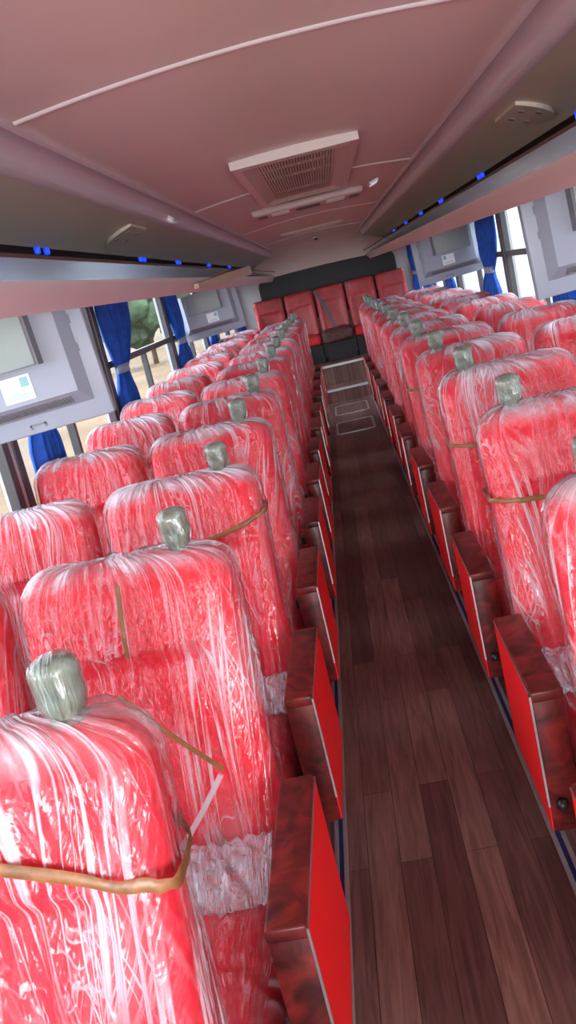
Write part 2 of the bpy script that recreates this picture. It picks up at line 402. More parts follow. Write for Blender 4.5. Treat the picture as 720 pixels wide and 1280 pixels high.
# side walls with window bays
POST = {-1: [-3.4, -1.0, 1.15, 3.05, 4.62, 6.72, 8.62, 10.45, 12.35], 1: [-3.4, -1.5, .45, 2.30, 4.28, 6.08, 8.38, 10.40, 12.35]}
SILL, HEAD, RAIL = .82, 1.66, 1.285
wn = 0
for side, sg in (('left', -1), ('right', 1)):
    m = MB()
    xa, xb = sorted((sg * WX, sg * (WX + .05)))
    m.box(xa, xb, Y0, Y1 + .05, -.05, SILL)
    m.box(xa, xb, Y0, Y1 + .05, HEAD, 2.03)
    for y in POST[sg]: m.box(xa, xb, y - .05, y + .05, SILL, HEAD)
    m.box(xa, xb, 12.3, Y1 + .05, SILL, HEAD)
    struct(m.build('wall_' + side, MT['wall']), 'side wall of the bus with window posts')
    for a, b in zip(POST[sg][:-1], POST[sg][1:]):
        wn += 1
        y0, y1 = a + .05, b - .05
        mid = (y0 + y1) / 2
        x = sg * (WX + .012); t = .018
        rail = RAIL if sg < 0 else 1.34
        f = MB()
        for (ya, yb, za, zb) in ((y0 - .03, y0 + .025, SILL, HEAD), (y1 - .025, y1 + .03, SILL, HEAD), (y0, y1, SILL, SILL + .03), (y0, y1, HEAD - .03, HEAD), (y0, y1, rail - .018, rail + .018), (mid - .014, mid + .014, SILL, rail)):
            f.box(x - t, x + t, ya, yb, za, zb, .003)
        w_ = struct(f.build('window_%d' % wn, MT['frame']), 'dark framed sliding window in the %s wall' % side)
        MB().box(x - .003, x + .003, y0 + .02, y1 - .02, rail + .01, HEAD - .02).build('upper_pane', MT['glass'], w_)
        MB().box(x - .009, x - .004, y0 + .02, mid, SILL + .02, rail - .01).build('sliding_pane', MT['glass'], w_)
        MB().box(x + .004, x + .009, mid, y1 - .02, SILL + .02, rail - .01).build('sliding_pane', MT['glass'], w_)

# ------------------------------------------------------------------ outside
struct(MB().box(-120, 60, -40, 320, -1.0, -.95).build('ground_outside', MT['dirt']), 'dry ochre ground outside the bus')
def tree(x, y, h, seed, label):
    r = empty('roadside_tree', (x, y, -.95))
    MB().tube([(0, 0, 0), (.05, .02, h * .3), (-.03, .05, h * .62)], [h * .022, h * .018, h * .012], 9).build('trunk', MT['bark'], r, True)
    rnd = random.Random(seed); m = MB()
    for k in range(16):
        bm = bmesh.new(); bmesh.ops.create_icosphere(bm, subdivisions=3, radius=h * rnd.uniform(.12, .2))
        for v in bm.verts: v.co *= 1 + .35 * noise.noise(v.co * (6 / h) + Vector((seed, k, 0))) + .2 * noise.noise(v.co * (20 / h))
        a = rnd.uniform(0, 6.28); d = rnd.uniform(0, .3) * h
        m.bm(bm, Matrix.Translation((math.cos(a) * d, math.sin(a) * d, h * rnd.uniform(.26, .86))))
    m.build('crown', MT['leaf'], r, True)
    tag(r, label, 'tree', 'trees outside the left windows')
tree(-9.5, 48, 6.5, 1, 'tree beyond the left windows, nearest one behind the tied curtains')
tree(-15, 70, 8, 2, 'taller tree beyond the left windows, behind the nearest tree')
tree(-20, 62, 7, 3, 'tree beyond the left windows, farther out from the road')
tree(-13, 100, 9, 4, 'farthest tree seen through the left windows')
b = empty('white_backdrop', (7.5, 30, -.95))  # added backdrop, placed so the view through the right windows turns white
MB().box(-2, 2, -34, 34, 0, 5.0).build('wall', MT['pale_backdrop'], b)
MB().box(-2.3, 2.3, -34.3, 34.3, 5.0, 5.2).build('roof', MT['tin'], b)
tag(b, 'long pale block added as white glare behind the right windows', 'building')

# ------------------------------------------------------------------ floor rails, floor hatches
for side, x in (('left', -.268), ('right', .290)):
    o = MB().box(x - .018, x - .006, Y0, 10.78, 0, .010, .002).box(x + .006, x + .018, Y0, 10.78, 0, .010, .002).build('seat_rail', MT['silver'])
    MB().box(x - .006, x + .006, Y0, 10.78, 0, .005).build('rail_groove', MT['navy'], o)
    tag(o, 'silver floor rail with dark blue groove under the %s aisle seats' % side, 'rail')
def rim(y0, y1, x0, x1, r=.05):
    m = MB(); n = 6; outl = []; inl = []
    for (cx, cy, a0) in ((x1 - r, y1 - r, 0), (x0 + r, y1 - r, 90), (x0 + r, y0 + r, 180), (x1 - r, y0 + r, 270)):
        for k in range(n + 1):
            a = math.radians(a0 + 90 * k / n)
            outl.append((cx + r * math.cos(a), cy + r * math.sin(a))); inl.append((cx + (r - .02) * math.cos(a), cy + (r - .02) * math.sin(a)))
    k = len(outl); vs = [(x, y, 0) for x, y in outl] + [(x, y, .006) for x, y in outl] + [(x, y, .006) for x, y in inl] + [(x, y, .001) for x, y in inl]
    fs = [[L * k + i, L * k + (i + 1) % k, (L + 1) * k + (i + 1) % k, (L + 1) * k + i] for L in range(3) for i in range(k)]
    o = m.add(vs, fs)
    return o, MB().add([(x, y, .003) for x, y in inl] + [(x, y, 0.0) for x, y in inl], [list(range(k))] + [[i, (i + 1) % k, k + (i + 1) % k, k + i] for i in range(k)])
for lab, (ya, yb) in (('nearer', (8.55, 9.25)), ('farther', (9.75, 10.45))):
    a, c_ = rim(ya, yb, -.18, .20)
    h = empty('floor_hatch', (0, 0, 0))
    a.build('metal_rim', MT['silver'], h); c_.build('hatch_lid', MT['floor'], h)
    tag(h, 'rounded floor hatch with metal rim, the %s one before the rear steps' % lab, 'hatch')

# ------------------------------------------------------------------ luggage racks
for side, sg in (('left', -1), ('right', 1)):
    r = empty('luggage_rack', (sg * .9, 0, 1.6))
    ox, oz = -sg * .9, -1.6
    def P(pr): return [(sg * x + ox, z + oz) for x, z in pr]
    shell = [(.600, 1.604), (.612, 1.585), (.648, 1.543), (.654, 1.541), (.659, 1.547), (.662, 1.600), (WX, 1.612), (WX, 1.632), (.66, 1.618), (.612, 1.625), (.600, 1.622)]
    MB().prism_y(P(shell), Y0, 12.2).build('shelf', MT['rack'], r, smooth='auto')
    MB().prism_y(P([(.5985, 1.605), (.606, 1.605), (.603, 1.650), (.5895, 1.650)]), Y0, 12.2).build('metal_strip', MT['alu'], r)
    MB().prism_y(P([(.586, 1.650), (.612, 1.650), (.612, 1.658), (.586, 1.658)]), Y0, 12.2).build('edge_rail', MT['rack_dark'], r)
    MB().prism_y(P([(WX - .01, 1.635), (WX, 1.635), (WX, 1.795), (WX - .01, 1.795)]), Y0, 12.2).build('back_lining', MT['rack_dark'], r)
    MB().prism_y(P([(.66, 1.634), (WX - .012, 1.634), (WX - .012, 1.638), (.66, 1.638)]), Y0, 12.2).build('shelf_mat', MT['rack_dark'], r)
    tag(r, 'long overhead luggage rack with shiny metal strip above the %s seats' % side, 'rack')

# added glowing blocks standing in for blue reflections, in pairs under the duct edge, in the rack mouth
def blue_glint():
    o = MB().box(-.008, .008, -.010, .010, -.022, 0, .004).build('blue_glint', MT['blue_glow'], smooth=True)
    return o
proto = None
ORD = ['nearest', 'second', 'third', 'fourth', 'fifth', 'sixth', 'seventh', 'eighth', 'ninth', 'tenth', 'eleventh', 'twelfth', 'thirteenth', 'fourteenth']
for side, sg, ys in (('left', -1, [2.95, 4.6, 5.75, 7.3, 8.9, 10.5]), ('right', 1, [2.85, 4.6, 6.1, 7.3, 8.6, 10.0])):
    for i, y in enumerate(ys):
        for k, dy in (('front', -.05), ('rear', .05)):
            o = blue_glint() if proto is None else proto.copy()
            if proto is None: proto = o
            else: C.objects.link(o)
            o.location = (sg * .838, y + dy, 1.7600)
            tag(o, 'small glowing block as blue reflection over the %s rack, %s one of the %s pair' % (side, k, ORD[i]), 'lamp', 'blue reflection blocks under the %s duct edge' % side)

# air outlets on the duct panel
def outlet(y, sg, label):
    P0 = Vector((sg * .645, y, 1.832)); ex = Vector((sg * .165, 0, -.056)); L = ex.length; ex.normalize()
    ey = Vector((0, 1, 0)); nn = Vector((-sg * .27, 0, -.96)).normalized()
    r = empty('air_outlet', P0)
    m = MB(); pts = []
    for k in range(17):
        a = math.pi * k / 16
        pts.append(ex * (L * .35 + L * .62 * math.sin(a)) + ey * (.16 * math.cos(a)))
    pts = [ex * .02 + ey * .16] + pts + [ex * .02 - ey * .16]
    m.prism_dir([p - nn * .012 for p in pts], nn * .020)
    m.build('outlet_plate', MT['duct'], r)
    for (u, v) in ((.055, -.07), (.105, -.085), (.055, .07), (.105, .085)):
        c0 = ex * u + ey * v + nn * .008
        MB().prism_dir([c0 + ex * a + ey * b for a, b in ((-.008, -.014), (.008, -.014), (.010, .014), (-.006, .014))], nn * .003).build('slot', MT['tv_slot'], r)
    tag(r, label, 'air vent')
outlet(3.75, -1, 'half-round air outlet plate with slots on the left duct panel')
outlet(3.05, 1, 'half-round air outlet plate with slots on the right duct panel')

# ------------------------------------------------------------------ ceiling fittings
gv = empty('ceiling_vent', (0, 4.15, 1.93))
m = MB()
xo, xi, yo0, yo1 = .235, .185, -.72, 1.05
zf = -.030
def quad_ring(m, o, i, zo, zi):
    a = [(-o[0], o[1], zo), (o[0], o[1], zo), (o[0], o[2], zo), (-o[0], o[2], zo)]
    c = [(-i[0], i[1], zi), (i[0], i[1], zi), (i[0], i[2], zi), (-i[0], i[2], zi)]
    m.add(a + c, [[k, (k + 1) % 4, 4 + (k + 1) % 4, 4 + k] for k in range(4)])
quad_ring(m, (xo, yo0, yo1), (xo, yo0, yo1), .005, zf)
quad_ring(m, (xo, yo0, yo1), (xo - .035, yo0 + .05, yo1 - .05), zf, zf - .004)
quad_ring(m, (xo - .035, yo0 + .05, yo1 - .05), (xi - .035, yo0 + .12, yo1 - .12), zf - .004, -.012)
m.build('vent_frame', MT['frame_pale'], gv)
MB().box(-.16, .16, yo0 + .11, yo1 - .11, -.008, -.004).build('vent_backing', MT['grille_dark'], gv)
m = MB()
for k in range(26):
    x = -.145 + .29 * k / 25
    m.box(x - .0036, x + .0036, yo0 + .115, yo1 - .115, -.020, -.010)
for y in (yo0 + .4, .0, yo1 - .4): m.box(-.15, .15, y - .004, y + .004, -.018, -.009)
m.build('grille', MT['grille'], gv)
tag(gv, 'rectangular return air vent with fine slats in the middle of the ceiling', 'vent')

ac = empty('ceiling_console', (0.01, 5.95, 1.93))
MB().box(-.34, .34, -.30, .16, -.040, .002, .018, 3).build('console_shell', MT['frame_pale'], ac, smooth='auto')
MB().box(-.075, .075, -.25, -.05, -.044, -.038, .002).build('dark_insert', MT['panel_dark'], ac)
for s in (-1, 1):
    m = MB()
    for k in range(5): m.box(s * .17 - .055, s * .17 + .055, -.25 + k * .045, -.228 + k * .045, -.044, -.038)
    m.build('louvre', MT['grille'], ac)
    MB().box(s * .285 - .03, s * .285 + .03, -.24, -.04, -.044, -.038, .002).build('round_nozzle', MT['panel_dark'], ac)
tag(ac, 'ceiling air console with louvres and dark middle insert behind the vent', 'air console')
fp = MB().box(-.30, .30, -.22, .22, -.022, .004, .015, 3).build('ceiling_panel', MT['frame_pale'], smooth='auto', loc=(0, 9.1, 1.93))
MB().box(-.27, .27, -.19, .19, -.026, -.020, .003).build('panel_inset', MT['ceil'], fp)
tag(fp, 'shallow rounded ceiling panel between the air console and the rear', 'panel')
m = MB(); bm = bmesh.new(); bmesh.ops.create_uvsphere(bm, u_segments=16, v_segments=10, radius=.028); m.bm(bm)
dc = m.build('dome_camera', MT['black'], smooth=True, loc=(.02, 11.6, 1.925))
MB().tube([(0, 0, -.004), (0, 0, .012)], .04, 20).build('dome_base', MT['bar'], dc)
tag(dc, 'tiny dark dome on a pale disc at the rear of the ceiling', 'dome')
for (x, y, z, lab, rot) in ((-.592, 4.2, 1.872, 'small pale lamp lens set in the left lilac cove band', .75), (.385, 5.3, 1.898, 'small pale square lamp on the ceiling near the right cove', -.3)):
    o = empty('cove_lamp', (x, y, z), 0, rot)
    MB().box(-.028, .028, -.085, .085, -.010, .004, .004).build('lamp_frame', MT['bar'], o)
    MB().box(-.022, .022, -.078, .078, -.013, -.008, .002).build('lamp_lens', MT['lens'], o)
    tag(o, lab, 'lamp')

# loose beige strip over the left rack edge
A, B = Vector((-.588, 7.5, 1.640)), Vector((-.640, 4.55, 1.560))
d = (B - A).normalized(); sx = Vector((0, 0, 1)).cross(d).normalized(); sz = d.cross(sx)
m = MB(); vs = []
for P_, wd in ((A, .034), (A + (B - A) * .33, .03), (A + (B - A) * .7, .022), (B, .012)):
    vs += [P_ + sx * .012 + sz * wd, P_ - sx * .012 + sz * wd, P_ - sx * .012 - sz * wd, P_ + sx * .012 - sz * wd]
m.add([v + Vector((.036, 0, .004)) for v in vs], [[i * 4 + j, i * 4 + (j + 1) % 4, i * 4 + 4 + (j + 1) % 4, i * 4 + 4 + j] for i in range(3) for j in range(4)] + [[0, 1, 2, 3], [15, 14, 13, 12]])
tag(m.build('beige_strip', MT['board']), 'loose beige strip leaning on the edge of the left luggage rack', 'strip')

# ------------------------------------------------------------------ hanging televisions, backs to the camera
def tv(loc, sg, label, yaw=0, roll=0):
    """sg: outboard direction (+1 right side). origin = inner top corner"""
    r = empty('hanging_television', loc, yaw, roll)
    W_, H_ = .49, .345
    X = lambda a, b: sorted((sg * a, sg * b))
    x0, x1 = X(0, W_); MB().box(x0, x1, 0, .035, -H_, 0, .006).build('back_frame', MT['tv'], r, smooth='auto')
    # raised middle with sloping flanks
    o = [(.042, -.295), (.465, -.295), (.465, -.002), (.042, -.002)]; i = [(.066, -.255), (.43, -.255), (.43, -.002), (.066, -.002)]
    m = MB(); vs = [(sg * x, .002, z) for x, z in o] + [(sg * x, -.052, z) for x, z in i]
    m.add(vs, [[k, (k + 1) % 4, 4 + (k + 1) % 4, 4 + k] for k in range(4)] + [[4, 5, 6, 7], [0, 1, 2, 3]])
    hub = m.build('raised_back', MT['tv'], r)
    sl = MB()
    for k in range(44):
        x = .10 + .32 * k / 43
        sl.add([(sg * (x - .0022), -.040, -.2665), (sg * (x + .0022), -.040, -.2665), (sg * (x + .0022), -.016, -.2875), (sg * (x - .0022), -.016, -.2875),
                (sg * (x - .0022), -.038, -.263), (sg * (x + .0022), -.038, -.263), (sg * (x + .0022), -.012, -.283), (sg * (x - .0022), -.012, -.283)],
               [[0, 1, 2, 3], [4, 5, 6, 7], [0, 1, 5, 4], [1, 2, 6, 5], [2, 3, 7, 6], [3, 0, 4, 7]])
    sl.build('vent_slots', MT['tv_slot'], hub)
    x0, x1 = X(.140, .40); cv = MB().box(x0, x1, -.105, -.05, -.155, -.0, .006).build('bracket_cover', MT['tv_cover'], r, smooth='auto')
    m = MB(); x0, x1 = X(.133, .141); m.box(x0, x1, -.098, -.05, -.158, -.004).build('cover_gap', MT['tv_slot'], cv)
    x0, x1 = X(.185, .275); st = MB().box(x0, x1, -.0545, -.051, -.243, -.172, .0008).build('sticker', MT['sticker'], r)
    m = MB()
    for z in (-.225, -.233): x0, x1 = X(.20, .26); m.box(x0, x1, -.0555, -.054, z - .0014, z + .0014)
    x0, x1 = X(.192, .216); m.box(x0, x1, -.0555, -.054, -.205, -.178); m.build('printed_patch', MT['sticker_ink'], st)
    m = MB(); x0, x1 = X(.20, .25); m.box(x0, x1, -.003, .004, -.322, -.316); x0, x1 = X(.20, .206); m.box(x0, x1, -.003, .004, -.330, -.318); x0, x1 = X(.244, .25); m.box(x0, x1, -.003, .004, -.330, -.318)
    m.build('moulded_mark', MT['tv_slot'], r)
    m = MB()
    for z in (-.05, -.13): x0, x1 = X(.038, .042); m.box(x0, x1, -.003, .004, z - .025, z + .0)
    m.build('side_slits', MT['tv_slot'], r)
    x0, x1 = X(.012, W_ - .012); MB().box(x0, x1, .0345, .040, -H_ + .012, -.012).build('screen', MT['black'], r)
    m = MB(); x0, x1 = X(.22, .26); m.box(x0, x1, -.03, .02, -.01, .010); m.build('hanger', MT['steel'], r)
    tag(r, label, 'television', 'televisions under the racks')
    return r
tv((-.670, 2.56, 1.586), -1, 'hanging television back with white sticker, at the left edge of the picture', roll=math.radians(-3))
tv((-.670, 7.20, 1.580), -1, 'hanging television back under the left rack, farther away by the blue curtains', roll=math.radians(-3))
tv((.672, 3.10, 1.578), 1, 'hanging television back at the right edge, under the near right rack', yaw=math.radians(5), roll=math.radians(-2.5))
tv((.672, 6.85, 1.575), 1, 'hanging television back under the right rack, left of the big blue curtain', yaw=math.radians(5), roll=math.radians(-2.5))

# ------------------------------------------------------------------ curtains
def curtain(sg, yt0, yt1, ytie, wtie, yb0, yb1, label, seed, group):
    r = empty('curtain', (sg * 1.138, ytie, .80))
    zt, zb, zk = 1.604, .94, 1.25
    nz, ns = 40, 64; vs = []
    for j in range(nz + 1):
        z = zb + (zt - zb) * j / nz
        if z > zk:
            t = (z - zk) / (zt - zk); e = t ** .75
            c0 = (ytie - wtie / 2) * (1 - e) + yt0 * e; c1 = (ytie + wtie / 2) * (1 - e) + yt1 * e; amp = .016 + .012 * math.sin(min(1, t) * math.pi)
        else:
            t = (zk - z) / (zk - zb); e = sstep(t, 0, .5)
            c0 = (ytie - wtie / 2) * (1 - e) + yb0 * e; c1 = (ytie + wtie / 2) * (1 - e) + yb1 * e; amp = .016 + .012 * e
        for i in range(ns + 1):
            s = i / ns
            ph = 2 * math.pi * 5.5 * s + noise.noise((s * 4, z * 2.5, seed)) * 1.6
            x = amp * math.sin(ph) + .006 * noise.noise((s * 15, z * 8, seed + 5))
            vs.append((x * sg, c0 + (c1 - c0) * s - ytie, z - .80))
    o = MB().add(vs, [[j * (ns + 1) + i, j * (ns + 1) + i + 1, (j + 1) * (ns + 1) + i + 1, (j + 1) * (ns + 1) + i] for j in range(nz) for i in range(ns)]).build('drape', MT['curtain'], r, smooth=True)
    sd = o.modifiers.new('thickness', 'SOLIDIFY'); sd.thickness = .003
    m = MB(); ring = []
    for k in range(24):
        a = 2 * math.pi * k / 24
        ring.append((.026 * math.sin(a), (wtie / 2 + .012) * math.cos(a)))
    m.add([(x, y, zk - .80 - .022 + .012 * y) for x, y in ring] + [(x, y, zk - .80 + .022 + .012 * y) for x, y in ring], [[i, (i + 1) % 24, 24 + (i + 1) % 24, 24 + i] for i in range(24)])
    b_ = m.build('tie_band', MT['tie'], r, smooth=True); sd = b_.modifiers.new('thickness', 'SOLIDIFY'); sd.thickness = .004
    tag(r, label, 'curtain', group)
gl_, gr_ = 'blue curtains on the left windows', 'blue curtains on the right windows'
curtain(-1, 3.14, 3.8, 3.34, .16, 3.20, 3.48, 'blue curtain whose lower end shows below the nearest left television', 1, gl_)
curtain(-1, 4.66, 5.45, 4.86, .20, 4.68, 5.02, 'tied blue curtain just right of the nearest left television', 2, gl_)
curtain(-1, 6.70, 7.14, 6.98, .26, 6.74, 7.16, 'tied blue curtain just left of the farther left television', 3, gl_)
curtain(-1, 8.68, 9.6, 8.9, .24, 8.7, 9.05, 'blue curtain peeking out below the farther left television', 4, gl_)
curtain(-1, 10.9, 12.25, 11.7, .4, 11.4, 12.1, 'blue curtain at the left rear corner beside the dark panel', 5, gl_)
curtain(1, 4.32, 5.0, 4.58, .2, 4.36, 4.8, 'blue curtain showing below the nearest right television', 6, gr_)
curtain(1, 6.12, 6.80, 6.55, .26, 6.36, 6.85, 'tied blue curtain in the middle of the right windows', 7, gr_)
curtain(1, 8.45, 9.3, 8.7, .24, 8.5, 8.9, 'blue curtain peeking out below the farther right television', 8, gr_)
curtain(1, 10.2, 10.9, 10.5, .24, 10.3, 10.75, 'blue curtain below the farther right television, next to the rear one', 9, gr_)
curtain(1, 11.2, 12.25, 11.75, .4, 11.5, 12.1, 'blue curtain at the right rear corner beside the dark panel', 10, gr_)

# ------------------------------------------------------------------ dark rear panel
m = MB(); pts = []
x0, x1, z0, z1, rc = -.86, .98, .95, 1.605, .12
for (cx, cz, a0) in ((x1 - rc, z1 - rc, 0), (x0 + rc, z1 - rc, 90), (x0 + rc, z0 + rc, 180), (x1 - rc, z0 + rc, 270)):
    for k in range(9):
        a = math.radians(a0 + 90 * k / 8); pts.append((cx + rc * math.cos(a), Y1 - .003, cz + rc * math.sin(a)))
rp = m.prism_dir(pts, (0, -.025, 0)).build('blackout_board', MT['dark_glass'])
tag(rp, 'large dark panel with rounded corners over the rear bench', 'panel')

# ------------------------------------------------------------------ seats
def back_rings(hw, ht0, ht1, z0, z1, r, ry, ns, nr, ncorner, wrap=None, lean=.25, contour=True):
    """closed backrest shell: rounded-rectangle rings stacked in z. wrap(s, z) -> outward offset"""
    rings = []
    zs = [(z0 + (z1 - r - z0) * i / nr, 0, 0) for i in range(nr + 1)]
    for k in range(1, ncorner + 1):
        a = math.pi / 2 * k / ncorner
        zs.append((z1 - r + r * math.sin(a), r * (1 - math.cos(a)), a))
    vs = []
    rows = []
    for (z, sh, a) in zs:
        t = (z - z0) / (z1 - z0)
        ht = ht0 + (ht1 - ht0) * t
        w_ = (hw - .012 * (1 - sstep(t, 0, .25))) - sh
        h_ = ht - ry * (1 - math.cos(a))
        rc = min(.042, h_ * .85)
        per = 2 * (2 * (w_ - rc)) + 2 * (2 * (h_ - rc)) + 2 * math.pi * rc
        row = []
        for i in range(ns):
            d = per * i / ns
            segs = [(2 * (w_ - rc), 'f'), (math.pi / 2 * rc, 'c0'), (2 * (h_ - rc), 'r'), (math.pi / 2 * rc, 'c1'), (2 * (w_ - rc), 'b'), (math.pi / 2 * rc, 'c2'), (2 * (h_ - rc), 'l'), (math.pi / 2 * rc, 'c3')]
            for L_, nm in segs:
                if d <= L_ + 1e-9: break
                d -= L_
            if nm == 'f': p = (-(w_ - rc) + d, -h_); nn = (0, -1)
            elif nm == 'c0': q = -math.pi / 2 + d / rc; p = ((w_ - rc) + rc * math.cos(q), -(h_ - rc) + rc * math.sin(q)); nn = (math.cos(q), math.sin(q))
            elif nm == 'r': p = (w_, -(h_ - rc) + d); nn = (1, 0)
            elif nm == 'c1': q = d / rc; p = ((w_ - rc) + rc * math.cos(q), (h_ - rc) + rc * math.sin(q)); nn = (math.cos(q), math.sin(q))
            elif nm == 'b': p = ((w_ - rc) - d, h_); nn = (0, 1)
            elif nm == 'c2': q = math.pi / 2 + d / rc; p = (-(w_ - rc) + rc * math.cos(q), (h_ - rc) + rc * math.sin(q)); nn = (math.cos(q), math.sin(q))
            elif nm == 'l': p = (-w_, (h_ - rc) - d); nn = (-1, 0)
            else: q = math.pi + d / rc; p = (-(w_ - rc) + rc * math.cos(q), -(h_ - rc) + rc * math.sin(q)); nn = (math.cos(q), math.sin(q))
            x, y = p
            f = max(0, -nn[1])
            if contour:
                k = 1 - sstep(abs(x) / hw, .45, .80)
                body = 1 - sstep(z, z1 - .20, z1 - .16)
                y += f * (.022 * k * body * sstep(z, z0, z0 + .1))
                if wrap is None:
                    y += f * .016 * math.exp(-((z - (z1 - .175)) / .008) ** 2)
                    y += f * .010 * body * math.exp(-((abs(x) / hw - .62) / .025) ** 2)
            if wrap is not None:
                o = wrap(x, y, z, i / ns)
                x += nn[0] * o * math.cos(a); y += nn[1] * o * math.cos(a); zz = z + math.sin(a) * o
            else: zz = z
            row.append((x, y + ht0 + lean * (zz - .45), zz))
        rows.append(row)
    # cap: shrink last ring towards the centre line
    last = rows[-1]
    cyy = sum(p[1] for p in last) / ns
    for s_ in (.55, .12):
        rows.append([(p[0] * (1 - (1 - s_) * .25), cyy + (p[1] - cyy) * s_, p[2] + .004 * (1 - s_)) for p in last])
    for row in rows: vs += row
    fs = [[j * ns + i, j * ns + (i + 1) % ns, (j + 1) * ns + (i + 1) % ns, (j + 1) * ns + i] for j in range(len(rows) - 1) for i in range(ns)]
    fs.append([(len(rows) - 1) * ns + i for i in range(ns)]); fs.append(list(range(ns))[::-1])
    uv = [(i / ns, row[i][2]) for row in rows for i in range(ns)]
    return vs, fs, uv
ZT = 1.045
def wrap_fn(seed):
    def f(x, y, z, s):
        a = s * 46; ww = noise.noise((s * 6, z * 3, seed)) * 2.0
        n1 = 1 - abs(noise.noise((a * .55 + ww * .7 + (z - .8) * 1.5, z * .9, seed + 3))) * 2
        n2 = 1 - abs(noise.noise((a * .8 - (z - .8) * 6, z * 2.0, seed + 9))) * 2
        n3 = noise.noise((s * 22, z * 16, seed + 20))
        return .006 + .007 * max(0, n1) ** 4 + .003 * max(0, n2) ** 4 + .0012 * n3
    return f
def mesh_from(name, vf, mat, smooth=True):
    m_ = MB().add(vf[0], vf[1]); m_.uv = vf[2] if len(vf) > 2 else None
    o = m_.build(name, mat, None, smooth); me = o.data; bpy.data.objects.remove(o); return me
ME_BACK = mesh_from('backrest', back_rings(.215, .062, .050, .36, ZT, .065, .035, 120, 70, 8), MT['fabric'])
ME_WRAP = [mesh_from('backrest_wrap', back_rings(.215, .062, .050, .37, ZT, .065, .035, 190, 90, 8, wrap_fn(11.3 * k + 1)), MT['film']) for k in range(4)]

def roundbox(hx, hy, hz, r, nn, off=None, center=(0, 0, 0), puff=0.0):
    bm = bmesh.new(); bmesh.ops.create_cube(bm, size=2)
    bmesh.ops.subdivide_edges(bm, edges=list(bm.edges), cuts=nn, use_grid_fill=True)
    vs = []; uv = []
    bm.verts.index_update()
    for v in bm.verts:
        uv.append((.5 + .45 * v.co.x * hx / .22, v.co.y * hy + .5 * v.co.z * hz))
        p = Vector((v.co.x * hx, v.co.y * hy, v.co.z * hz))
        # denser sampling towards the edges is not needed here
        q = Vector((max(-hx + r, min(hx - r, p.x)), max(-hy + r, min(hy - r, p.y)), max(-hz + r, min(hz - r, p.z))))
        d = p - q
        d = d.normalized() if d.length > 1e-9 else Vector((0, 0, 0))
        P_ = q + d * r
        if puff: P_.z += puff * (1 - v.co.x ** 2) * (1 - v.co.y ** 2) * (1 if v.co.z > 0 else 0)
        if off: P_ = P_ + d * off(P_)
        vs.append(P_ + Vector(center))
    fs = [[v.index for v in f.verts] for f in bm.faces]; bm.free()
    return vs, fs, uv
ME_CUSH = mesh_from('cushion', roundbox(.203, .235, .072, .045, 14, None, (0, -.205, .375), .018), MT['fabric'])
def cw(seed):
    return lambda p: .006 + .008 * max(0, 1 - 2 * abs(noise.noise((p.x * 9, p.y * 26, p.z * 9 + seed)))) ** 3 + .006 * noise.noise((p.x * 20, p.y * 20, seed + 4))
ME_CWRAP = mesh_from('cushion_wrap', roundbox(.203, .235, .072, .045, 48, cw(3.0), (0, -.205, .376), .018), MT['film_flat'])

def handle_mesh(kind):
    hx, hy, hz = .027, .020, .044
    off = (lambda p: .004 + .005 * noise.noise((p.x * 45, p.y * 45, p.z * 30 + 3))) if kind == 'wrap' else None
    vs, fs, uv = roundbox(hx, hy, hz, .016, 18 if kind == 'wrap' else 8, off, (0, 0, .044))
    out = []
    for v in vs:
        t = v.z / .088
        k = 1 - .28 * math.exp(-((t - .18) / .16) ** 2) + (.9 * (1 - sstep(t, -.1, .10)) if kind == 'wrap' else .2 * (1 - sstep(t, -.1, .1)))
        out.append(Vector((v.x * k, v.y * (1 + (k - 1) * .6), v.z)))
    return out, fs, uv
ME_HAND = mesh_from('grab_handle', handle_mesh('core'), MT['handle'])
ME_HWRAP = mesh_from('handle_wrap', handle_mesh('wrap'), MT['film_handle'])

